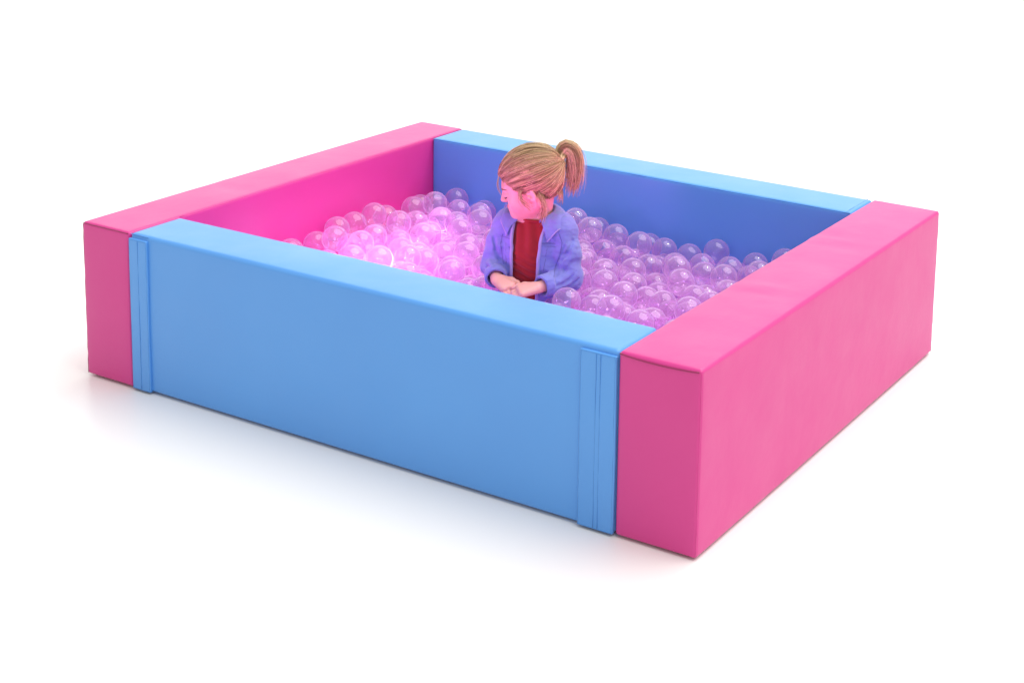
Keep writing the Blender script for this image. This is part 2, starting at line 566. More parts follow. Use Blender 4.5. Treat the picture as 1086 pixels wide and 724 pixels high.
B.cone(HD(.0800, -.012, -.0563), HD(.0800, .012, -.0563), .0018, .0018, .002, 'sub')
for s_ in (1, -1):
    Me = Mh @ np.array(Matrix.Rotation(R(14), 3, 'Y')) @ np.array(Matrix.Rotation(R(-18 * s_), 3, 'Z'))
    B.ell(HD(-.004, .0635 * s_, -.027), (.0135, .0060, .0210), Me, .004)
    B.ell(HD(-.002, .0700 * s_, -.024), (.0082, .0058, .0130), Me, .003, 'sub')
    B.ell(HD(.004, .0660 * s_, -.030), (.0045, .0035, .0055), Me, .002)
B.d[:, :, 0] = .1
V, Q = B.mesh()
me = fast_mesh('body', V - (0, 0, ZOFF), Q)
body = link('body', me, [M_skin, M_lip], person)
cen = V[Q].mean(1)
hc = (cen - Hc) @ Mh / HS
lip = (hc[:, 0] > .062) & (np.abs(hc[:, 1]) < .0135 * (1 - ((hc[:, 2] + .0565) / .0115) ** 2).clip(0, 1)) & (np.abs(hc[:, 2] + .0565) < .0100)
me.polygons.foreach_set('material_index', lip.astype(np.int32))

# ---- lashes and brows
def on_face(b, c):
    return B.march(HD(.13, b, c), -fh, .12)
for s_ in (1, -1):
    pts = [on_face(s_ * (.0265 + .0125 * t), -.0185 - .0035 * (1 - t * t)) for t in np.linspace(-1, 1, 11)]
    pts = [p + fh * .0012 - (0, 0, ZOFF) for p in pts]
    tube('eyelashes', pts, [.0010 + .0013 * (1 - abs(t)) for t in np.linspace(-1, 1, 11)], M_lash, body, 5)
    pts = [on_face(s_ * (.0265 + .014 * t), .0045 - .0035 * t * t + .001 * t) for t in np.linspace(-1, 1, 11)]
    pts = [p + fh * .0003 - (0, 0, ZOFF) for p in pts]
    tube('eyebrow', pts, [.0009 + .0014 * (1 - t * t) for t in np.linspace(-1, 1, 11)], cloth('brow', (.24, .13, .07)) if s_ == 1 else bpy.data.materials['brow'], body, 5)

# ---- trousers and red top
Tn = Field((-.22, -.26, .0), (.22, .14, .24), .003)
for (h, kx, an) in ((hipL, knL, anL), (hipR, knR, anR)):
    end = np.array(kx) + (np.array(an) - kx) * .86
    Tn.chain([h, kx, end], [.054, .041, .031], .018)
Tn.ell(T(0, -.01, .085), (.092, .077, .070), Mt, .03)
Tn.d[:, :, 0:2] = .1
V, Q = Tn.mesh()
link('trousers', fast_mesh('trousers', V - (0, 0, ZOFF), Q), M_trouser, person)

Sh = Field((-.14, -.14, .08), (.16, .14, .46), .0022)
Sh.ell(T(0, .0, .18), (.080, .063, .115), Mt, .03)
Sh.ell(T(0, 0, .312), (.083, .063, .102), Mt, .03)
Sh.cone(shL - (0, 0, .012), shR - (0, 0, .012), .031, .031, .03)
Sh.cone((.024, .018, .385), (.017, .013, .418), .040, .0365, .014)
P = Sh.allp()
lw_ = (P[..., 0] - TC[0]) * lt[0] + (P[..., 1] - TC[1]) * lt[1]
fo = .0016 * np.sin(P[..., 2] * 330 + lw_ * 60 + 1.5 * np.sin(lw_ * 70)) * np.clip((.36 - P[..., 2]) / .06, 0, 1)
fo += .0018 * np.sin(lw_ * 190 + P[..., 2] * 60 + 1.2 * np.sin(P[..., 2] * 45)) * np.clip((P[..., 2] - .30) / .05, 0, 1)
Sh.d += fo.astype(np.float32)
zc = P[..., 2]
Sh.d = np.maximum(Sh.d, zc - .412)
Sh.d = np.maximum(Sh.d, .105 - zc)
V, Q = Sh.mesh()
shirt = link('shirt', fast_mesh('shirt', V - (0, 0, ZOFF), Q), M_red, person)
pts = [np.array([.017 + .0385 * math.cos(a), .013 + .0385 * math.sin(a), (.411 - ZOFF)]) for a in np.linspace(0, 2 * math.pi, 40, endpoint=False)]
tube('neckband', pts, .0032, M_red, shirt, 8, closed=True)

# ---- jacket
J = Field((-.17, -.20, .15), (.18, .14, .46), .0017)
J.ell(T(0, -.004, .20), (.098, .074, .14), Mt, .03)
J.ell(T(0, -.002, .310), (.097, .071, .112), Mt, .03)
J.cone(shL - (0, 0, .010), shR - (0, 0, .010), .036, .036, .03)
J.cone((.024, .022, .385), (.020, .018, .415), .047, .046, .012)
zc = J.allp()[..., 2]
solid = Field((-.17, -.20, .15), (.18, .14, .46), .0017)
cuffL = elL + (wrL - elL) * .86; cuffR = elR + (wrR - elR) * .86
J.chain([shL, (shL + elL) / 2 + (.004, -.004, 0), elL + (.003, 0, -.002), cuffL], [.0360, .0335, .0320, .0262], .010)
J.chain([shR, (shR + elR) / 2 + (-.004, 0, 0), elR + (-.002, .003, -.002), cuffR], [.0350, .0320, .0305, .0258], .010)
# folds: soft creases pressed into the cloth (points found on the surface from the front)
def onj(x, z, F=None):
    return (F or J).march((x, -.199, z), (0, 1, -.18), .33)
def crease(pts, r_, k):
    q = [onj(*p) for p in pts]
    q = [p for p in q if p is not None]
    for i in range(len(q) - 1):
        J.cone(q[i], q[i + 1], r_ * 1.5, r_ * 1.5, k * .7, 'sub')
def ridge(pts, r_, k):
    q = [onj(*p) for p in pts]
    q = [p for p in q if p is not None]
    for i in range(len(q) - 1):
        J.cone(q[i] + (0, .002, 0), q[i + 1] + (0, .002, 0), r_, r_, k)
for pts, r_, k in (
    ([(.110, .395), (.100, .370), (.082, .345), (.074, .315)], .0026, .008),
    ([(.090, .385), (.082, .362), (.072, .342)], .0020, .007),
    ([(.106, .345), (.092, .325), (.078, .305)], .0022, .007),
    ([(.072, .335), (.070, .305), (.066, .285)], .0032, .009),
    ([(.118, .318), (.100, .296), (.082, .284)], .0018, .006),
    ([(.125, .300), (.105, .283), (.085, .277)], .0020, .006),
    ([(.128, .285), (.112, .272), (.092, .268)], .0018, .006),
    ([(.120, .262), (.104, .262), (.086, .262)], .0016, .006),
    ([(.085, .290), (.060, .283), (.035, .280)], .0020, .007),
    ([(-.088, .395), (-.082, .365), (-.074, .340), (-.070, .312)], .0028, .008),
    ([(-.105, .325), (-.090, .312), (-.076, .300), (-.070, .285)], .0028, .008),
    ([(-.112, .300), (-.096, .292), (-.082, .280)], .0018, .006),
    ([(-.066, .330), (-.062, .300), (-.060, .276)], .0030, .009)):
    crease(pts, r_, k)
for pts, r_, k in (
    ([(.117, .380), (.106, .352), (.094, .330)], .0028, .010),
    ([(.120, .308), (.102, .290), (.090, .281)], .0026, .008),
    ([(.122, .274), (.106, .268), (.090, .266)], .0024, .008),
    ([(-.100, .335), (-.090, .322), (-.080, .312)], .0026, .009)):
    ridge(pts, r_, k)
P = J.allp()
wv = (.0011 * np.sin(P[..., 0] * 95 + P[..., 2] * 70 + 2 * np.sin(P[..., 2] * 38)) + .0009 * np.sin(P[..., 2] * 150 - P[..., 0] * 60 + P[..., 1] * 90))
J.d += wv.astype(np.float32)
outer = J.d.copy()
# hollow it out for the chest, then cut the front open, hem and neck
In = Field((-.17, -.20, .15), (.18, .14, .46), .0017)
In.ell(T(0, .0, .18), (.087, .067, .16), Mt, .03)
In.ell(T(0, 0, .312), (.089, .0655, .106), Mt, .03)
In.cone((.024, .018, .37), (.017, .013, .47), .043, .0415, .014)
J.d = np.maximum(J.d, -In.d)
lq = (P[..., 0] - TC[0]) * lt[0] + (P[..., 1] - TC[1]) * lt[1]
fq = (P[..., 0] - TC[0]) * ft[0] + (P[..., 1] - TC[1]) * ft[1]
s_z = np.clip((P[..., 2] - .24) / .16, 0, 1)
EL = lambda z: .034 + .006 * np.clip((z - .24) / .16, 0, 1) + .005 * np.clip((z - .38) / .03, 0, 1)
ER = lambda z: -.033 - .005 * np.clip((z - .24) / .16, 0, 1) + .004 * np.sin(np.clip((z - .24) / .14, 0, 1) * 3.14)
opening = np.maximum(np.maximum(lq - EL(P[..., 2]), ER(P[..., 2]) - lq), -fq)
J.d = np.maximum(J.d, -opening)
J.d = np.maximum(J.d, P[..., 2] - .428)
J.d = np.maximum(J.d, .172 - P[..., 2])
# open sleeve ends
for el, cf, r_ in ((elL, cuffL, .0215), (elR, cuffR, .0215)):
    dv = unit(cf - el)
    J.cone(cf - dv * .035, cf + dv * .02, r_ * .9, r_, .003, 'sub')
    pl = (P - cf) @ dv.astype(np.float32)
    near = np.linalg.norm(P - cf, axis=-1) < .05
    J.d = np.where(near, np.maximum(J.d, pl - .006), J.d)
J.d = J.d.astype(np.float32)
J.d[0] = J.d[-1] = .1; J.d[:, 0] = .1; J.d[:, -1] = .1; J.d[:, :, 0] = .1; J.d[:, :, -1] = .1
V, Q = J.mesh()
jacket = link('jacket', fast_mesh('jacket', V - (0, 0, ZOFF), Q), M_denim, person)
JO = Field((-.17, -.20, .15), (.18, .14, .46), .0017); JO.d = outer
dz = np.array([0, 0, ZOFF])

# sewn front edges
for E_, sg in ((EL, 1), (ER, -1)):
    pts = []
    for z in np.linspace(.195, .405, 34):
        p = JO.march(T(float(E_(z)) + sg * .0025, .16, z), -ft, .2)
        if p is not None: pts.append(p + ft * .0004 - dz)
    tube('front_hem', pts, .0042, M_denim_edge, jacket, 8)
# stitched pocket seams on each side of the chest
def sew(l0, l1, z0, z1, r_=.0011, n=16, name='pocket_seam', dash=False):
    pts = []
    for t in np.linspace(0, 1, n):
        p = JO.march(T(l0 + (l1 - l0) * t, .16, z0 + (z1 - z0) * t), -ft, .2)
        if p is not None: pts.append(p + ft * .0003 - dz)
    V, Fq = [], []
    if dash:
        for i in range(0, len(pts) - 1, 2):
            v, q = tube_data([pts[i], pts[i + 1]], r_, 6, False, len(V)); V += v; Fq += q
    else:
        V, Fq = tube_data(pts, r_, 6)
    return link(name, mesh_from(name, V, Fq), M_stitch, jacket)
sew(.040, .078, .363, .362, .0010, 20)
sew(.040, .078, .3555, .3545, .0010, 24, dash=True)
sew(-.040, -.074, .363, .362, .0010, 20)
def seam(pts, r_=.0010):
    q = []
    for (a_, b2_) in zip(pts[:-1], pts[1:]):
        for t in np.linspace(0, 1, 8, endpoint=False):
            p = onj(a_[0] + (b2_[0] - a_[0]) * t, a_[1] + (b2_[1] - a_[1]) * t, JO)
            if p is not None: q.append(p + (0, -.0004, 0) - dz)
    return link('seam', mesh_from('seam', *tube_data(q, r_, 6)), M_stitch, jacket)
seam([(.074, .418), (.083, .392), (.078, .360), (.068, .330), (.062, .305)])
seam([(-.066, .405), (-.071, .380), (-.066, .350), (-.062, .325)])
sew(.058, .050, .350, .262, .0008, 22)
sew(-.056, -.050, .350, .300, .0008, 22)
# cuffs
for el, cf in ((elL, cuffL), (elR, cuffR)):
    dv = unit(cf - el); a = unit(np.cross(dv, (0, 0, 1))); b_ = np.cross(dv, a)
    V, Fq = [], []
    prof = [(.0215, .007), (.0265, .0075), (.0282, .005), (.0285, -.012), (.0280, -.018), (.0255, -.0185), (.0225, -.012)]
    n = 36
    for i in range(n):
        an_ = 2 * math.pi * i / n
        for (r_, t_) in prof:
            rr = r_ + .0006 * math.sin(an_ * 5 + t_ * 200)
            V.append(cf + dv * t_ + rr * (math.cos(an_) * a + math.sin(an_) * b_) - dz)
    m_ = len(prof)
    for i in range(n):
        j = (i + 1) % n
        for k in range(m_):
            l_ = (k + 1) % m_
            Fq.append((i * m_ + k, j * m_ + k, j * m_ + l_, i * m_ + l_))
    link('cuff', mesh_from('cuff', V, Fq), M_denim, jacket)

# turned-down collar: a sheet from the neck that falls on to the shoulders, with a point at each front end
def collar():
    nu, nv = 56, 12
    V = []
    for i in range(nu):
        u = i / (nu - 1) * 2 - 1                       # -1 her right front .. 0 nape .. 1 her left front
        ang = u * R(150)
        dr = -ft * math.cos(ang) + lt * math.sin(ang)  # from nape round to the front
        au = abs(u)
        zin = .426 - .020 * au ** 3
        rin = .0445 + .001 * math.sin(u * 9)
        fall = .030 + .018 * au ** 4
        for j in range(nv):
            v = j / (nv - 1)
            # stand, roll over, fall
            if v < .3:
                t = v / .3
                rr = rin + .003 * t; z = zin + .010 * math.sin(t * 1.57)
            else:
                t = (v - .3) / .7
                rr = rin + .003 + (.030 + .004 * au) * t + .004 * math.sin(t * 3.14)
                z = zin + .010 - fall * t ** 1.35
            d2 = dr
            if au > .8:                                # points swing outwards
                sw = (au - .8) / .2 * v * .35 * (-1 if u > 0 else 1)
                d2 = -ft * math.cos(ang + sw * .6) + lt * math.sin(ang + sw * .6)
            p = np.array([.021, .017, 0]) + d2 * rr; p[2] = z
            dd = JO.sample(p)                          # keep it outside the jacket
            if dd < .0045 and v > .3: 
                for _ in range(14):
                    p = p + (d2 * .7 + np.array([0, 0, .7])) * .0012
                    if JO.sample(p) >= .0045: break
            V.append(p - dz)
    Fq = [(i * nv + j, (i + 1) * nv + j, (i + 1) * nv + j + 1, i * nv + j + 1) for i in range(nu - 1) for j in range(nv - 1)]
    o = link('collar', mesh_from('collar', V, Fq), M_denim, jacket)
    md = o.modifiers.new('thick', 'SOLIDIFY'); md.thickness = .003; md.offset = 0
    md = o.modifiers.new('round', 'SUBSURF'); md.levels = 1; md.render_levels = 1
    V = np.array(V)
    edge = [V[i * nv + nv - 1] for i in range(nu)]
    tube('collar_edge', edge, .0019, M_denim_edge, jacket, 6)
    return o
collar()

# ---- hair
sk_c, sk_r = np.array([-.010, 0, .018]), np.array([.080, .066, .069])
hl_a = np.array([-.12, -.092, -.060, -.030, -.020, -.008, .004, .014, .030, .046, .060, .072, .09])
hl_c = np.array([-.050, -.050, -.056, -.052, -.036, -.001, -.006, -.022, -.006, .012, .025, .034, .038])
hairline = lambda a, b=.05: np.interp(a, hl_a, hl_c) + .009 * np.exp(-(np.asarray(b) / .030) ** 2) * (np.asarray(a) > .045)
tieH = np.array([-.0885, -.004, .0240])
Hr = Field((-.11, -.09, .38), (.12, .10, .63), .0019)
Hr.rs = HS
Hr.ell(HD(*sk_c), sk_r + .0075, Mh, .01)
Hr.ell(HD(-.038, 0, -.018), (.045, .052, .044), Mh, .02)
Hr.cone(HD(-.07, -.002, .020), HD(-.090, -.003, .024), .022, .011, .02)
P = Hr.allp(); q = (P - Hc) @ Mh / HS
Hr.d = np.maximum(Hr.d, ((hairline(q[..., 0], q[..., 1]) + .002 * np.sin(q[..., 0] * 500) - q[..., 2]) * .75)).astype(np.float32)
V, Q = Hr.mesh()
hair = link('hair', fast_mesh('hair', V - dz, Q), M_hair, person)
at = hair.data.attributes.new('strand', 'FLOAT', 'POINT')
qv = (V - Hc) @ Mh / HS
th = np.arctan2(qv[:, 1] - tieH[1], (qv[:, 2] - tieH[2]) + .0)        # streaks that run to the tie
at.data.foreach_set('value', (.36 + .10 * np.sin(th * 31 + 2 * np.sin(th * 9)) + .08 * np.sin(th * 83)).astype(np.float32))

def strands(name, paths, rads, vals, parent, n=4, taper=.45):
    V, Fq, A = [], [], []
    for pth, r_, v_ in zip(paths, rads, vals):
        m = len(pth)
        rr = r_ * (1 - (1 - taper) * np.linspace(0, 1, m) ** 2)
        v, q = tube_data(pth, rr, n, False, len(V))
        V += v; Fq += q; A += [v_] * len(v)
    o = link(name, mesh_from(name, V, Fq), M_hair, parent)
    a = o.data.attributes.new('strand', 'FLOAT', 'POINT')
    a.data.foreach_set('value', np.array(A, np.float32))
    return o

def scalp_path(s0, lift, n=15, wig=.0):
    """over the skull from direction s0 (unit, in skull radii) to the tie"""
    e0 = unit((tieH - sk_c) / sk_r)
    om = math.acos(np.clip(s0 @ e0, -1, 1))
    out = []
    ph = random.uniform(0, 6.28)
    for t in np.linspace(0, 1, n):
        d = (math.sin((1 - t) * om) * s0 + math.sin(t * om) * e0) / max(1e-4, math.sin(om))
        d = unit(d)
        p = sk_c + d * (sk_r + .0078 + lift * math.sin(t * 2.6 + .3))
        if p[2] < -.01 and p[0] < -.01:               # fuller at the nape
            p = p + np.array([-.002, 0, 0])
        if t > .8:
            p = p + (tieH - p) * ((t - .8) / .2) * .75
        p = p + wig * np.array([math.sin(t * 9 + ph), math.cos(t * 7 + ph), math.sin(t * 8)])
        out.append(HD(*p))
    out = np.array(out); c0 = HD(*sk_c)
    for _ in range(14):                                # lie on the hair underneath, never in it
        bad = (Hr.sample(out) < .0006) & (np.arange(n) < n * .8)
        if not bad.any(): break
        dr_ = out - c0; dr_ /= np.linalg.norm(dr_, axis=1)[:, None]
        out = out + dr_ * bad[:, None] * .0014
    out[1:-1] = out[1:-1] * .5 + (out[:-2] + out[2:]) * .25
    return list(out - dz)

paths, rads, vals = [], [], []
tries = 0
while len(paths) < 2600 and tries < 60000:
    tries += 1
    d = unit(rng.normal(size=3))
    p = sk_c + d * (sk_r + .0075)
    hl = hairline(p[0], p[1])
    if p[2] < hl - random.random() ** 2 * .007: continue
    if p[2] - hl > .028 and random.random() < .72: continue   # most start near the hairline
    cl = .5 + .5 * math.sin(math.atan2(p[1], p[2] - .03) * 17 + 2.5 * math.sin(p[0] * 60 + p[2] * 45))   # locks of light and dark
    paths.append(scalp_path(d, random.uniform(-.0008, .0030), 14, random.uniform(0, .0006)))
    rads.append(random.uniform(.00035, .0007))
    vals.append(float(np.clip(.16 + .48 * cl + random.gauss(0, .22), 0, 1)))
# loose wisps at the temple, ear and nape
def wisp(a, b, k, n=9):
    pts = []
    ph = random.uniform(0, 6.28)
    for t in np.linspace(0, 1, n):
        p = np.array(a) * (1 - t) + np.array(b) * t
        p = p + np.array(k) * math.sin(t * 3.14159) + .0012 * np.array([math.sin(5 * t + ph), math.cos(4 * t + ph), 0])
        pts.append(HD(*p) - dz)
    paths.append(pts); rads.append(random.uniform(.00035, .0007)); vals.append(random.uniform(.25, .85))
for _ in range(46):                                    # the lock that falls behind the ear on to the collar
    j = rng.normal(size=3) * .004
    wisp(np.array([-.024, .066, -.030]) + j, np.array([-.006, .056, -.098]) + rng.normal(size=3) * (.006, .004, .008), (-.012, .010, 0))
for _ in range(26):                                    # in front of the ear
    wisp(np.array([.018, .066, -.004]) + rng.normal(size=3) * .003, np.array([.010, .064, -.052]) + rng.normal(size=3) * (.006, .003, .01), (.010, .004, 0))
for _ in range(7):                                    # over the brow
    s_ = random.choice((1, 1, -1))
    wisp((.066, random.uniform(.0, .045) * s_, .048), (.068 + random.uniform(0, .012), random.uniform(.02, .05) * s_, random.uniform(-.03, .01)), (.008, .006 * s_, 0))
for _ in range(60):                                    # nape
    s_ = random.uniform(-1, 1)
    wisp((-.068, .045 * s_, -.042), (-.060 + random.gauss(0, .006), .040 * s_ + random.gauss(0, .005), -.072 + random.gauss(0, .01)), (-.006, 0, 0))
for _ in range(190):                                   # flyaways
    d = unit(rng.normal(size=3)); p = sk_c + d * (sk_r + .008)
    if p[2] < hairline(p[0]) + .006: continue
    paths.append(scalp_path(d, random.uniform(.003, .008), 14, random.uniform(.0004, .0015)))
    rads.append(random.uniform(.0003, .00048)); vals.append(random.uniform(.5, 1))
strands('hair_strands', paths, rads, vals, hair)

# ponytail: rises from the tie, arches over and falls
tieP = HD(*tieH)
arc = np.array([HD(-.0885, -.004, .024), HD(-.098, -.004, .036), (.079, .018, .578), (.091, .018, .592), (.106, .018, .582), (.114, .018, .555), (.114, .018, .523), (.110, .018, .494), (.104, .018, .470)])
def spline(P, n):
    P = np.asarray(P); m = len(P); out = []
    for t in np.linspace(0, m - 1.0001, n):
        i = int(t); f = t - i
        p0, p1, p2, p3 = P[max(0, i - 1)], P[i], P[min(m - 1, i + 1)], P[min(m - 1, i + 2)]
        out.append(.5 * (2 * p1 + (p2 - p0) * f + (2 * p0 - 5 * p1 + 4 * p2 - p3) * f * f + (3 * p1 - p0 - 3 * p2 + p3) * f ** 3))
    return np.array(out)
n = 22
ax_ = spline(arc, n)
Tn_ = np.gradient(ax_, axis=0); Tn_ /= np.linalg.norm(Tn_, axis=1)[:, None]
Ys = np.array([0, 1.0, 0]); Ns = np.cross(Tn_, Ys); Ns /= np.linalg.norm(Ns, axis=1)[:, None]
prof = np.interp(np.linspace(0, 1, n), [0, .1, .3, .55, .8, 1], [.0068, .0120, .0190, .0215, .0190, .0110])
paths, rads, vals = [], [], []
for _ in range(900):
    r0 = math.sqrt(random.random()); an_ = random.uniform(0, 6.28)
    cut = random.uniform(.84, 1.0) if random.random() < .55 else random.uniform(.62, .9)
    m = max(8, int(n * cut))
    dev = rng.normal(size=3) * (.0075 if random.random() < .9 else .018); ph = random.uniform(0, 6.28)
    pts = []
    for i in range(m):
        t = i / (n - 1)
        r_ = prof[i] * r0
        pts.append(ax_[i] + Ns[i] * r_ * math.cos(an_) + Ys * r_ * math.sin(an_) * .85 + dev * t ** 2.5 + .0008 * math.sin(t * 11 + ph) * Ns[i] - dz)
    paths.append(pts); rads.append(random.uniform(.00035, .00075))
    cl = .5 + .5 * math.sin(an_ * 4 + r0 * 3)
    vals.append(float(np.clip(.36 + .52 * cl + random.gauss(0, .16), 0, 1)))
strands('ponytail', paths, rads, vals, hair, taper=.35)
tv = unit(arc[1] - arc[0]); ta = unit(np.cross(tv, (0, 1, 0))); tb_ = np.cross(tv, ta)
V, Fq = [], []
for k in range(3):
    pts = [tieP + tv * (.0035 * k - .001) + (math.cos(a) * ta + math.sin(a) * tb_) * (.0098 + .0006 * math.sin(3 * a + k)) - dz for a in np.linspace(0, 6.2832, 24, endpoint=False)]
    v, q = tube_data(pts, .0029, 8, True, len(V)); V += v; Fq += q
link('hair_tie', mesh_from('hair_tie', V, Fq), M_tie, hair)

# ------------------------------------------------------------------ balls
BR = .0358
x0, x1, y0, y1 = TL + .006, L - TR - .006, TF + .006, W - TB - .006
st = .006
gx = np.arange(x0 + BR, x1 - BR + 1e-6, st); gy = np.arange(y0 + BR, y1 - BR + 1e-6, st)
GX, GY = np.meshgrid(gx, gy, indexing='ij')
Z = np.full(GX.shape, .022 + BR)
# the child keeps her place: columns her body, clothes fill below shoulder height
ca, sa = math.cos(PA), math.sin(PA)
def world_xy(p):
    return np.stack([PO[0] + ca * p[:, 0] - sa * p[:, 1], PO[1] + sa * p[:, 0] + ca * p[:, 1]], 1)
occ = []
for Fd, zmax in ((B, .36), (Tn, .36), (JO, .36)):
    ii = np.argwhere(Fd.d[::3, ::3, ::3] < 0)
    p = Fd.lo + Fd.h * 3 * ii
    occ.append(p[p[:, 2] < zmax])
occ = np.concatenate(occ)
occw = np.concatenate([world_xy(occ), occ[:, 2:3]], 1)
low = occw[occw[:, 2] < .15]
cols = {}
for k, z in zip(map(tuple, np.round(low[:, :2] / .008).astype(int)), low[:, 2]):
    if z > cols.get(k, -1): cols[k] = z
rr_ = BR * .93
for (kx, ky), z in cols.items():
    d2 = (GX - kx * .008) ** 2 + (GY - ky * .008) ** 2
    m = d2 < rr_ ** 2
    Z[m] = np.maximum(Z[m], z + np.sqrt(rr_ ** 2 - d2[m]))
def gauss(cx, cy, s_):
    return np.exp(-((GX - cx) ** 2 + (GY - cy) ** 2) / (2 * s_ * s_))
HT = .232 + .050 * gauss(.80, 1.02, .10) - .012 * gauss(.98, 1.05, .10) + .008 * gauss(1.30, 1.05, .2) + .006 * gauss(.34, .75, .18) + .014 * gauss(.27, 1.08, .12) - .006 * gauss(.62, .62, .12) + .014 * gauss(1.10, .57, .07) - .030 * gauss(.95, .50, .06)
balls = []
nz_ = rng.uniform(0, .010, GX.shape)
base = HT - .232
while True:
    E_ = Z + nz_ - base
    i, j = np.unravel_index(np.argmin(E_), E_.shape)
    if Z[i, j] > HT[i, j] + .011: 
        nz_[i, j] = 9
        if E_[i, j] > 1: break
        continue
    bx, by, bz = GX[i, j], GY[i, j], Z[i, j]
    dd_ = occw - (bx, by, bz)
    if ((dd_ * dd_).sum(1) < (BR * .95) ** 2).any():       # would press into the child: look higher up
        Z[i, j] += .012
        continue
    balls.append((bx, by, bz))
    d2 = (GX - bx) ** 2 + (GY - by) ** 2
    m = d2 < (2 * BR) ** 2
    Z[m] = np.maximum(Z[m], bz + np.sqrt((2 * BR) ** 2 - d2[m]))
    if len(balls) > 1600: break
balls = np.array(balls)

# which balls the photograph can show: the largest in view become things of their own
def proj(Pw):
    d = np.asarray(Pw, float) - cam_p
    z = d @ Fv
    return 543 + shx + fpx * (d @ R2) / z, 362 + shy - fpx * (d @ U2) / z, z
rim = [proj((a, b, H)) for a, b in ((TL, TF), (L - TR, TF), (L - TR, W - TB), (TL, W - TB))]
u, v, zz = proj(balls)
rad_px = fpx * BR / zz
buf = np.full((724, 1086), 1e9); own = np.full((724, 1086), -1, int)
yy, xx = np.mgrid[0:724, 0:1086]
inside = np.ones((724, 1086), bool)
for k in range(4):
    (ax0, ay0, _), (bx0, by0, _) = rim[k], rim[(k + 1) % 4]
    inside &= ((bx0 - ax0) * (yy - ay0) - (by0 - ay0) * (xx - ax0)) <= 0
for i in range(len(balls)):
    a, b_, c, d = int(v[i] - rad_px[i]) - 1, int(v[i] + rad_px[i]) + 2, int(u[i] - rad_px[i]) - 1, int(u[i] + rad_px[i]) + 2
    a, c = max(a, 0), max(c, 0)
    sy_, sx_ = slice(a, b_), slice(c, d)
    q = (xx[sy_, sx_] - u[i]) ** 2 + (yy[sy_, sx_] - v[i]) ** 2
    hit = q < rad_px[i] ** 2
    dep = zz[i] - BR * np.sqrt(np.clip(1 - q / rad_px[i] ** 2, 0, 1))
    better = hit & inside[sy_, sx_] & (dep < buf[sy_, sx_])
    buf[sy_, sx_][better] = dep[better]; own[sy_, sx_][better] = i
seen = np.bincount(own[own >= 0], minlength=len(balls))
order = np.argsort(-seen)
single = [i for i in order if seen[i] >= 3][:300]
single_set = set(single)

bm = bmesh.new()
bmesh.ops.create_uvsphere(bm, u_segments=40, v_segments=24, radius=BR)
ball_me = bpy.data.meshes.new('plastic_ball'); bm.to_mesh(ball_me); bm.free()
ball_me.polygons.foreach_set('use_smooth', [True] * len(ball_me.polygons))
ball_me.materials.append(M_ball)

GLOW = np.array([.43, .66, .195])                       # where the pink light sits among the balls
ORD = ('first second third fourth fifth sixth seventh eighth ninth tenth eleventh twelfth thirteenth fourteenth '
       'fifteenth sixteenth seventeenth eighteenth nineteenth twentieth').split()
girl_u = float(proj(np.array([[PO[0], PO[1], .3]]))[0][0])
labels = {}
for left in (True, False):                                # which ball: side of the girl, row, place in the row
    side = sorted((i for i in single if (u[i] < girl_u) == left), key=lambda i: v[i])
    rows = []
    for i in side:
        if not rows or v[i] - v[rows[-1][0]] > 19: rows.append([])
        rows[-1].append(i)
    for r_, row in enumerate(rows):
        for k, i in enumerate(sorted(row, key=lambda i: u[i])):
            hot = np.linalg.norm(balls[i] - GLOW) < .19
            look = 'glowing white pink' if hot else 'clear pink' if left else 'clear lilac'
            labels[i] = '%s ball %s of the girl, %s from left in the %s row down' % (look, 'left' if left else 'right', ORD[min(k, 19)], ORD[r_])

for n_, i in enumerate(single):
    o = bpy.data.objects.new('plastic_ball', ball_me)
    COL.objects.link(o)
    o.location = balls[i]
    o.rotation_euler = (random.uniform(0, 6), random.uniform(0, 6), random.uniform(0, 6))
    tag(o, labels[i], 'ball', 'clear plastic balls filling the pit')
# the rest, buried under those, as one filling
co = np.array([v_.co[:] for v_ in ball_me.vertices])
bm = bmesh.new(); bmesh.ops.create_uvsphere(bm, u_segments=20, v_segments=12, radius=BR)
lo_co = np.array([v_.co[:] for v_ in bm.verts]); lo_f = [[v_.index for v_ in f.verts] for f in bm.faces]; bm.free()
V = []; Fq = []
for i in range(len(balls)):
    if i in single_set: continue
    o_ = len(V)
    V += list(lo_co + balls[i]); Fq += [[o_ + k for k in f] for f in lo_f]
fill = link('ball_filling', mesh_from('ball_filling', V, Fq), M_ball)
fill['kind'] = 'stuff'
fill['label'] = 'clear plastic balls buried under the top layer in the pit'
print('BALLS', len(balls), 'single', len(single), 'seen', int((seen > 0).sum()))

# ------------------------------------------------------------------ studio floor, light
m, nt, out = new_mat('white_floor')
b = N(nt, 'ShaderNodeBsdfPrincipled', Roughness=.45)
b.inputs['Base Color'].default_value = (.885, .870, .842, 1)
b.inputs['Specular IOR Level'].default_value = .3
n_ = noise(nt, 2.0, 3)
mr = N(nt, 'ShaderNodeMapRange'); mr.inputs[3].default_value = .30; mr.inputs[4].default_value = .40
nt.links.new(n_.outputs[0], mr.inputs[0]); nt.links.new(mr.outputs[0], b.inputs['Roughness'])
nt.links.new(b.outputs[0], out.inputs[0])
M_floor = m
fl = link('floor', mesh_from('floor', [(-30, -30, 0), (30, -30, 0), (30, 30, 0), (-30, 30, 0)], [(0, 1, 2, 3)]), M_floor)
fl['kind'] = 'structure'

w = bpy.data.worlds.new('World'); scn.world = w; w.use_nodes = True
bg = w.node_tree.nodes['Background']
bg.inputs[0].default_value = (1, 1, 1, 1); bg.inputs[1].default_value = .66

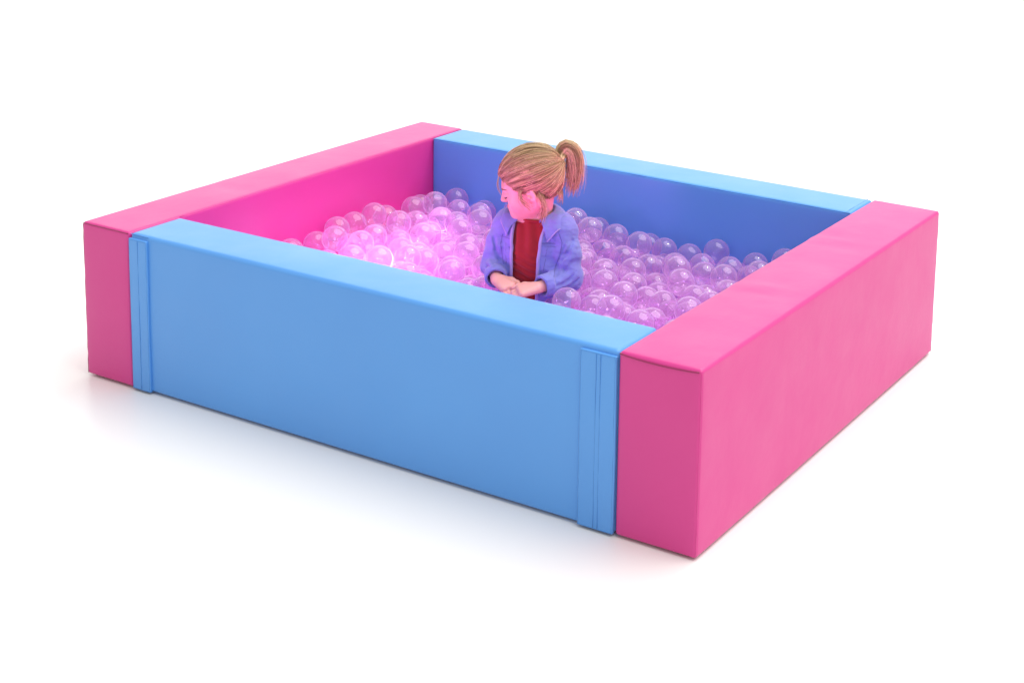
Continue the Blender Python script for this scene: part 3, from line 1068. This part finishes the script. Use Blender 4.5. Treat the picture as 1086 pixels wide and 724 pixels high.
def lamp(name, typ, loc, energy, col=(1, 1, 1), **kw):
    ld = bpy.data.lights.new(name, typ)
    ld.energy = energy; ld.color = col
    for k, v_ in kw.items(): setattr(ld, k, v_)
    o = bpy.data.objects.new(name, ld); COL.objects.link(o); o.location = loc
    return o
key = lamp('softbox', 'SUN', (0, 0, 5), 2.6, (1, .985, .97), angle=R(60))
key.rotation_euler = Vector((.34, .22, .92)).to_track_quat('Z', 'Y').to_euler()
back = lamp('rear_fill', 'AREA', (-2.4, 5.4, 2.3), 82, (1, .99, .98), shape='RECTANGLE', size=7.0, size_y=2.6)  # added rear light, lends the top faces a pale gloss
back.rotation_euler = (back.location - Vector((.87, .66, .4))).to_track_quat('Z', 'Y').to_euler()
# pink light among the balls
PK = (1, .10, .62)
for (dx, dy, dz_, en) in ((0, 0, 0, .75), (-.05, .15, -.01, .5), (.10, -.13, 0, .45), (-.09, -.12, 0, .5), (.13, .10, -.02, .35), (-.09, .32, -.01, .6), (-.12, .02, -.01, .4)):
    lamp('pit_light', 'POINT', tuple(GLOW + (dx, dy, dz_)), en, (.86, .44, .80), shadow_soft_size=.05)
def aim(o, t):
    o.rotation_euler = (o.location - Vector(t)).to_track_quat('Z', 'Y').to_euler()
aim(lamp('pink_fill_spot', 'SPOT', (.66, .25, .34), 5.5, (1, .13, .64), shadow_soft_size=.05, spot_size=R(62), spot_blend=.8), (.90, .62, .47))  # added spot hidden by the front wall, tints her face pink
aim(lamp('pink_fill_spot', 'SPOT', (1.34, .86, .41), 6.5, (1, .16, .58), shadow_soft_size=.05, spot_size=R(46), spot_blend=.8), (.99, .70, .53))  # added spot from the right rear, pinks the ponytail
aim(lamp('pink_fill_spot', 'SPOT', (1.10, .29, .345), 6.5, (1, .09, .62), shadow_soft_size=.05, spot_size=R(38), spot_blend=.9), (.94, .65, .545))  # added spot on the near side, pinks her hair
for lx in (.62, 1.22):  # added violet fill behind the front wall, lifts the inner walls
    lamp('pit_light', 'POINT', (lx, .235, .355), 1.5, (.82, .50, 1), shadow_soft_size=.05)
for k in range(5):
    for l_ in range(4):
        lx = x0 + .13 + (x1 - x0 - .22) * k / 4; ly = y0 + .12 + (y1 - y0 - .24) * l_ / 3
        t = k / 4
        lamp('pit_light', 'POINT', (lx, ly, .11), .18 + .09 * t, (1 - .25 * t, .40, .88 + .12 * t), shadow_soft_size=.04)
for (lx, ly, lz, en) in ((1.9, 1.7, 2.4, 26), (1.2, 2.1, 2.6, 22), (2.3, -.6, 2.4, 12)):
    lamp('sparkle_lamp', 'POINT', (lx, ly, lz), en, (1, .98, .96), shadow_soft_size=.05)  # small lamps added for sparkle points on the balls

vs = scn.view_settings
vs.view_transform = 'Standard'; vs.look = 'None'; vs.exposure = 0; vs.gamma = 1
scn.render.engine = 'CYCLES'
cy = scn.cycles
cy.max_bounces = 10; cy.diffuse_bounces = 5; cy.glossy_bounces = 4; cy.transmission_bounces = 6
cy.transparent_max_bounces = 40
cy.use_denoising = True
cy.sample_clamp_indirect = 6
